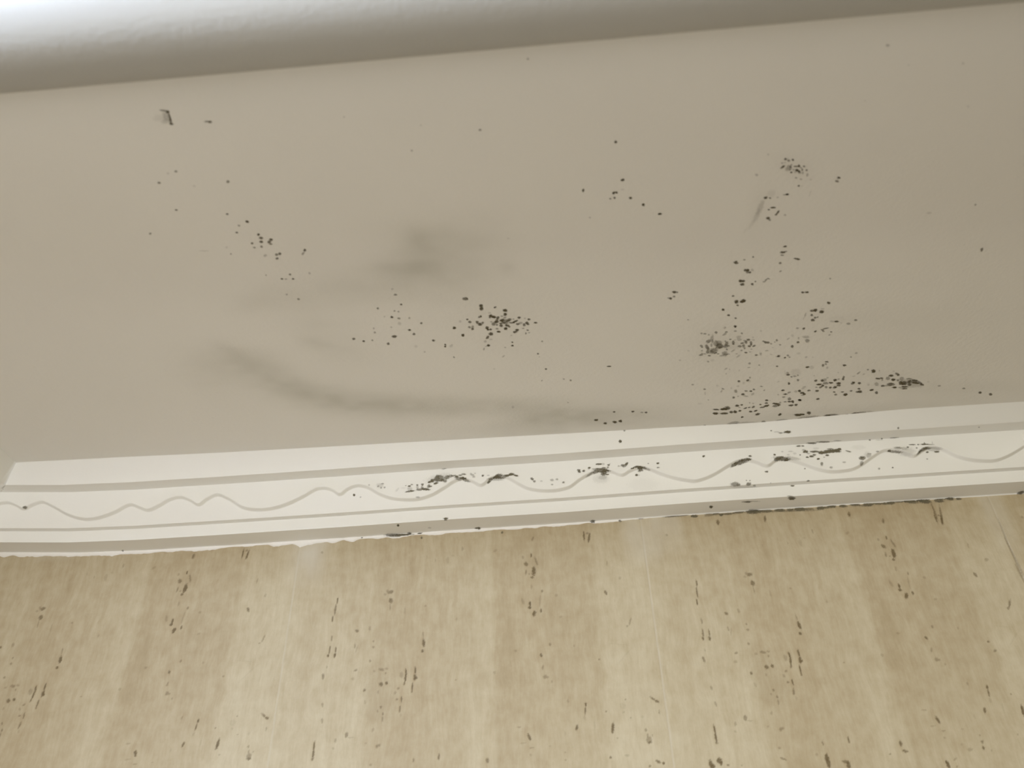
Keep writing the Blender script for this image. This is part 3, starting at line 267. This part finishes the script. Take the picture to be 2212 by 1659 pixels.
# ------------------------------------------------------------ ceiling
xs = lines((XL, -0.25, 0.01), (-0.25, 0.66, 0.0025), (0.66, XR, 0.05))
ys = lines((YF, -0.46, 0.08), (-0.46, 0.0, 0.0025))
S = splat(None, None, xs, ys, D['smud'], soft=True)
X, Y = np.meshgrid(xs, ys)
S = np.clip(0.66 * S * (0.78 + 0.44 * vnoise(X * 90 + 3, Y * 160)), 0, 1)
V = np.stack([X.ravel(), Y.ravel(), np.full(X.size, Z0 + HC)], 1)
ceiling = mesh_np('ceiling', V, grid_quads(len(xs), len(ys), True), M_ceil, {'smudge': S})
ceiling['kind'] = 'structure'
def ceil_surf(u, v): return np.stack([u, v, np.full(u.shape, Z0 + HC - 0.00012)], 1)
LAB = {'A': 'dense cluster of round black mould colonies in the middle of the ceiling', 'E': 'small dark mould cluster near the top right of the ceiling',
       'B': 'grey fuzzy mould growth above the row near the cornice', 'C': 'line of flat black mould dashes just above the cornice',
       'D': 'pointed cluster of black mould dashes at the far right',
       'Y5': 'loose black mould dots on the middle of the ceiling', 'Y4': 'few round black mould dots on the left of the ceiling',
       'Z1': 'small scuffed black mark and dots near the upper left', 'Z2': 'single tiny dots near the upper middle',
       'Z3': 'single faint dots near the upper right', 'Y6': 'faint grey smear and dots under the top right cluster',
       'P': 'scattered pairs of black mould dots above the fuzzy patch', 'Q': 'scattered mould dots between the fuzzy patch and the pointed cluster',
       'Z6': 'few isolated dots beyond the pointed cluster'}
for k, ells in D['ceil'].items():
    if k == 'B': ells = [e[:4] + [int(e[4] * 0.72), e[5]] for e in ells]
    if k == 'Y6': ells = [e[:4] + [int(e[4] * (0.5 if e[4] < 30 else 1)), e[5]] for e in ells]
    patch('mould_patch', ells, ceil_surf, M_mould, ceiling, label=LAB.get(k))

# ------------------------------------------------------------ cornice
DX = [-.40,-.27,-.2,-.14,-.06,.04,.137,.23,.337,.43,.525,.625,.8,1.5]
DZ = [.003,0,-.004,-.005,-.0042,-.0028,-.0008,.0003,.0028,.0042,.0055,.0068,.0085,.009]
PX = [-.4,-.2375,-.155,-.06,.047,.18,.248,.34,.404,.455,.52,.614,1.5]
PO = [.0025,.0025,.0017,0,0,0,0,.0005,.0005,.0045,.0085,.010,.010]
PR = [(0,0),(.022,0),(.0235,.0099),(.0292,.0099),(.0397,.0399),(.0525,.0399),(.0581,.0566)]
SL = [0.0]
for a, b in zip(PR, PR[1:]): SL.append(SL[-1] + math.hypot(b[0]-a[0], b[1]-a[1]))
ST = SL[-1]
_s = np.arange(-0.006, ST + 0.004, 0.0001)
_p = np.interp(_s, SL, [q[0] for q in PR]); _z = np.interp(_s, SL, [q[1] for q in PR])
_z = np.where(_s < 0, _s, _z); _p = np.where(_s > ST, PR[-1][0] + (_s - ST), _p)
k = np.ones(7) / 7
_pf = np.convolve(np.pad(_p, 3, 'edge'), k, 'valid'); _zf = np.convolve(np.pad(_z, 3, 'edge'), k, 'valid')
_tx = np.gradient(_pf, _s); _tz = np.gradient(_zf, _s); _l = np.hypot(_tx, _tz)
_nx, _nz = _tz / _l, -_tx / _l           # outward: away from the wall and down
WV = np.array(sorted(D['wave'])) * 1e-4
def cr_interp(xq):
    # smooth line through the measured points of the wavy groove
    x, y = WV[:, 0], WV[:, 1]
    m = np.gradient(y, x); i = np.clip(np.searchsorted(x, xq) - 1, 0, len(x) - 2)
    h = x[i+1] - x[i]; t = np.clip((xq - x[i]) / h, 0, 1)
    return (2*t**3-3*t**2+1)*y[i] + (t**3-2*t**2+t)*h*m[i] + (-2*t**3+3*t**2)*y[i+1] + (t**3-t**2)*h*m[i+1]
_wx = np.arange(-0.32, 1.52, 0.0005)
_per = WV[-1, 0] - 0.2665
_wxx = np.where(_wx > WV[-1, 0], WV[-1, 0] - _per + np.mod(_wx - WV[-1, 0], 0.1790), _wx)
_wxx = np.clip(_wxx, WV[0, 0], WV[-1, 0])
_wy = cr_interp(_wxx)
_wy = np.where(_wx > WV[-1, 0], _wy, _wy)
_wsl = np.sqrt(1 + np.gradient(_wy, _wx) ** 2)
GD, GH = 0.0036, 0.00135
def corn_surf(x, s, off=0.0, groove=True):
    x = np.asarray(x, float); s = np.asarray(s, float)
    pp = np.interp(s, _s, _pf); zz = np.interp(s, _s, _zf)
    nx = np.interp(s, _s, _nx); nz = np.interp(s, _s, _nz)
    t = np.clip((s - SL[5]) / (SL[6] - SL[5]), 0, 1)
    zz = zz + np.interp(x, DX, DZ) * (1 - t)
    pp = pp + np.interp(x, PX, PO) * t
    d = np.full(x.shape, off)
    if groove:
        g = (s - np.interp(x, _wx, _wy)) / np.interp(x, _wx, _wsl) / GH
        gg = np.clip((g + 1) / 2, 0, 1); gg = gg * gg * (3 - 2 * gg) * 0.4 + gg * 0.6
        back = np.clip((SL[4] - s) / np.maximum(SL[4] - np.interp(x, _wx, _wy), 0.002), 0, 1)
        d = d + GD * gg * back * (s < SL[4])
    return np.stack([x, -(pp + nx * d), Z0 + zz + nz * d], -1)
ss = np.unique(np.concatenate([np.array([-0.0005, 0.0]), *[np.linspace(c - 0.0007, c + 0.0007, 5) for c in SL[1:]],
     np.arange(SL[0], SL[3], 0.003), np.arange(SL[3] + 0.001, SL[4] - 0.0009, 0.00035), np.arange(SL[4] + 0.001, SL[5], 0.003), np.arange(SL[5] + 0.001, ST, 0.003)]))
ss = ss[ss <= ST + 0.0005]
xt = lines((-0.24, 0.66, 0.0006), (0.66, XR, 0.003))
xt = np.concatenate([np.linspace(-0.30, -0.24, 60)[:-1], xt])
Xc, Sc = np.meshgrid(xt, ss)
P0 = np.interp(Sc, _s, _pf)
start = XL + P0                                      # mitre against the left wall's run
Xm = np.maximum(Xc, start)
P = corn_surf(Xm, Sc)
trim_b = mesh_np('trim_1', P.reshape(-1, 3), grid_quads(len(xt), len(ss)), M_corn)
trim_b['kind'] = 'structure'; trim_b['label'] = 'white plaster cornice with wavy carved line, mould spotted, over the tiled wall'
# the run on the left wall
sl = np.array(sorted(set([0.0] + [c + e for c in SL[1:] for e in (-0.0004, 0.0004)] + [ST]))); sl = sl[sl <= ST]
yl = lines((0.0, 0.12, 0.004), (0.12, 2.3, 0.05))
Yc, Sl = np.meshgrid(yl, sl)
pl = np.interp(Sl, _s, _pf); zl = np.interp(Sl, _s, _zf)
t_ = np.clip((Sl - SL[5]) / (SL[6] - SL[5]), 0, 1)
dzl = np.interp(XL + pl, DX, DZ) * np.clip(1 - (Yc - 0.05) / 0.3, 0, 1)
yy = np.maximum(Yc, pl)
pl2 = pl + 0.0025 * t_
P = np.stack([XL + pl2, -np.maximum(yy, pl2), Z0 + zl + dzl * (1 - t_)], -1)
trim_l = mesh_np('trim_2', P.reshape(-1, 3), grid_quads(len(yl), len(sl), True), M_corn)
trim_l['kind'] = 'structure'; trim_l['label'] = 'white cornice running along the left wall from the mitred corner'
# caulk bead between cornice and tiles
CX = [-.31,-.27,-.24,-.21,-.19,-.15,-.12,-.09,-.06,-.03,-.01,.0,.012,.04,.07,.10,.13,.18,.22,.25,.275,.29,.31,1.5]
CT = [.0045,.0042,.005,.0048,.0042,.0036,.0038,.0036,.003,.0028,.0052,.0062,.0052,.0040,.0036,.0036,.0034,.0026,.0024,.002,.0022,.0016,.0006,.0006]
xk = lines((XL, 0.66, 0.0012), (0.66, XR, 0.01))
tt = np.interp(xk, CX, CT) * (0.45 + 0.65 * vnoise(xk * 130, 0 * xk + 5)) * (0.9 + 0.2 * vnoise(xk * 420, 0 * xk + 8))
dd = np.interp(xk, DX, DZ)
aw = np.clip(tt * 0.4, 0.0005, 0.0014)
rows = [np.stack([xk, -aw, Z0 + dd + 0.0003], 1), np.stack([xk, -aw * 0.62 - 0.0002, Z0 + dd - tt * 0.45], 1),
        np.stack([xk, -aw * 0.3 - 0.0002, Z0 + dd - tt * 0.8], 1), np.stack([xk, 0 * xk + 0.0003, Z0 + dd - tt], 1)]
caulk = mesh_np('caulk_bead', np.concatenate(rows), grid_quads(len(xk), 4, True), M_caulk, None, True, trim_b)
caulk['label'] = 'thin uneven white caulk bead along the top of the tiles'
# mould on the cornice
low = [e for e in D['corn'] if e[1] < 55]
rest = [e for e in D['corn'] if e[1] >= 55]
def cs(off):
    def f(u, v):
        t = np.interp(u, xk, tt); a_ = np.interp(u, xk, aw)
        lift = np.where(v >= 0, t * np.clip(1 - v / a_, 0, 1), a_ * np.clip(1 + v / t, 0, 1))
        return corn_surf(u, v, off + lift)
    return f
patch('mould_line', [e[:3] + [int(e[3] * 1.35)] + e[4:] for e in low if e[0] > 2500], cs(0.0005), M_mould2, trim_b, 0.0004, 'broken black mould line where cornice meets tiles')
patch('mould_patch', [e for e in low if e[0] <= 2500], cs(0.0003), M_mould2, trim_b, 0.0004)
for a, b, lab in ((-4000, 600, None), (600, 1500, 'streaky black mould above the first wave crests'), (1500, 2600, None), (2600, 3700, 'black mould on the middle wave crests'), (3700, 4500, None), (4500, 9000, 'black mould streak between the right wave crests')):
    sel = [e for e in rest if a <= e[0] < b]
    if sel: patch('mould_patch', sel, cs(0.00018), M_mould2, trim_b, 0.0004, lab)

# ------------------------------------------------------------ tiled back wall
xs = lines((XL, 0.645, 0.00062), (0.645, XR, 0.003))
zs = np.concatenate([np.linspace(-Z0, -0.24, 60)[:-1], np.arange(-0.24, 0.012, 0.00062), [0.03, HC]])
pore = splat(None, None, xs, zs, D['extra'] + D['lower'])
keep = 1 - pore
for kx in range(-2, 6):
    keep *= 1 - splat(None, None, xs, zs, D['pores'], off=(kx * 0.30, 0.0))
pore = 1 - keep
X, Zz = np.meshgrid(xs, zs)
u = np.mod(X + 30, 0.30) / 0.30
TU = [0, .06, .12, .2, .3, .42, .5, .56, .575, .7, .84, .865, .93, 1.0]
T0 = [.42,.50,.50,.49,.56,.50,.46,.40,.64,.62,.58,.5,.4,.34]
T1 = [.32,.42,.38,.40,.66,.55,.42,.36,.62,.62,.58,.28,.26,.3]
T2 = [.2,.24,.2,.22,.6,.5,.32,.28,.5,.42,.34,.14,.14,.18]
v = np.clip(-Zz / 0.19, 0, 1)
ta, tb, tc = (np.interp(u, TU, T) for T in (T0, T1, T2))
tone = np.where(v < 0.5, ta + (tb - ta) * v * 2, tb + (tc - tb) * (v - .5) * 2)
joint = np.minimum(np.mod(X + 30, 0.30), 0.30 - np.mod(X + 30, 0.30))
jg = np.clip((0.0010 - joint) / 0.0006, 0, 1)
smear = 0.3 * jg
for cx, hw, dep, am in ((0.009, 0.016, 0.05, 0.55), (0.300, 0.016, 0.045, 0.5), (0.322, 0.012, 0.035, 0.35), (0.600, 0.010, 0.05, 0.35), (-0.22, 0.02, 0.012, 0.3)):
    g = np.exp(-((X - cx) / hw) ** 4) * np.clip((Zz + dep) / dep * 1.4, 0, 1) * (0.55 + 0.9 * vnoise(X * 160 + 7, Zz * 60))
    smear = 1 - (1 - smear) * (1 - np.clip(am * g, 0, .9))
Yw = 0.00015 * jg + 0.00025 * np.clip(pore * 1.3, 0, 1)
V = np.stack([X.ravel(), Yw.ravel(), Z0 + Zz.ravel()], 1)
wall_back = mesh_np('wall_back', V, grid_quads(len(xs), len(zs)), M_tile, {'pore': pore, 'tone': tone, 'smear': smear})
wall_back['kind'] = 'structure'

# ------------------------------------------------------------ other walls, floor
def box(name, x0, x1, y0, y1, z0, z1, mat):
    V = [(x, y, z) for z in (z0, z1) for y in (y0, y1) for x in (x0, x1)]
    Q = [(0, 2, 3, 1), (4, 5, 7, 6), (0, 1, 5, 4), (2, 6, 7, 3), (0, 4, 6, 2), (1, 3, 7, 5)]
    o = mesh_np(name, V, Q, mat, None, False); o['kind'] = 'structure'
    return o
ZT = Z0 + HC
yl = lines((YF, -0.5, 0.1), (-0.5, 0.0, 0.002)); zl = np.concatenate([np.linspace(-Z0, -0.3, 20)[:-1], np.arange(-0.3, 0.01, 0.004), [0.03, HC]])
Y, Zl = np.meshgrid(yl, zl)
wall_left = mesh_np('wall_left', np.stack([np.full(Y.size, XL), Y.ravel(), Z0 + Zl.ravel()], 1), grid_quads(len(yl), len(zl)), M_tile,
                    {'tone': np.full(Y.size, 0.5), 'pore': np.zeros(Y.size), 'smear': np.zeros(Y.size)})
wall_left['kind'] = 'structure'
box('wall_right', XR, XR + 0.1, YF, 0.0, 0, ZT, M_wall)
box('wall_front', XL, XR, YF - 0.1, YF, 0, ZT, M_wall)
box('floor', XL, XR, YF, 0.0, -0.1, 0.0, M_floor)

# ------------------------------------------------------------ bulkhead with a rounded lower edge, in front of the recess
BR = 0.027; BZ = Z0 + 0.028
prof = [(BR, ZT - BZ + 0.002)] + [(BR, 0.012)] + [(BR * math.cos(a), -BR * math.sin(a)) for a in np.linspace(0, math.pi, 41)] + [(-BR, 0.012), (-BR, ZT - BZ + 0.002)]
xb = np.linspace(XL, XR, 181)
V = []
for (py, pz) in prof:
    for x in xb:
        yc = -0.4576 - 0.0178 * x
        V.append((x, yc + py, BZ + pz))
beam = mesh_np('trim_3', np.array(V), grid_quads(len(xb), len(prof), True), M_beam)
beam['kind'] = 'structure'
beam['label'] = 'white plastered bulkhead with rounded lower edge, out of focus in front of the ceiling'

# ------------------------------------------------------------ frames added around unseen fill lamps, not known windows
def lamp_frame(name, side, c, cz, wd, ht, b=0.018, dp=0.012):
    h0, h1, z0, z1 = c - wd / 2, c + wd / 2, cz - ht / 2, min(cz + ht / 2, ZT - b - 0.002)
    V = []; Q = []
    for (a0, a1, s0, s1) in ((h0 - b, h0, z0 - b, z1 + b), (h1, h1 + b, z0 - b, z1 + b), (h0, h1, z0 - b, z0), (h0, h1, z1, z1 + b)):
        k = len(V)
        for z in (s0, s1):
            for d in (0.0, dp):
                for a in (a0, a1):
                    V.append((XL + d, a, z) if side == 'left' else (a, YF + d, z))
        Q += [tuple(k + i for i in q) for q in ((0, 2, 3, 1), (4, 5, 7, 6), (0, 1, 5, 4), (2, 6, 7, 3), (0, 4, 6, 2), (1, 3, 7, 5))]
    o = mesh_np(name, V, Q, M_corn, None, False); o['kind'] = 'structure'
lamp_frame('added_frame_1', 'left', -0.85, 1.50, 0.5, 0.5)
lamp_frame('added_frame_2', 'left', -0.95, 2.19, 0.6, 0.13)
lamp_frame('added_frame_3', 'front', 0.60, 1.98, 1.0, 0.42)
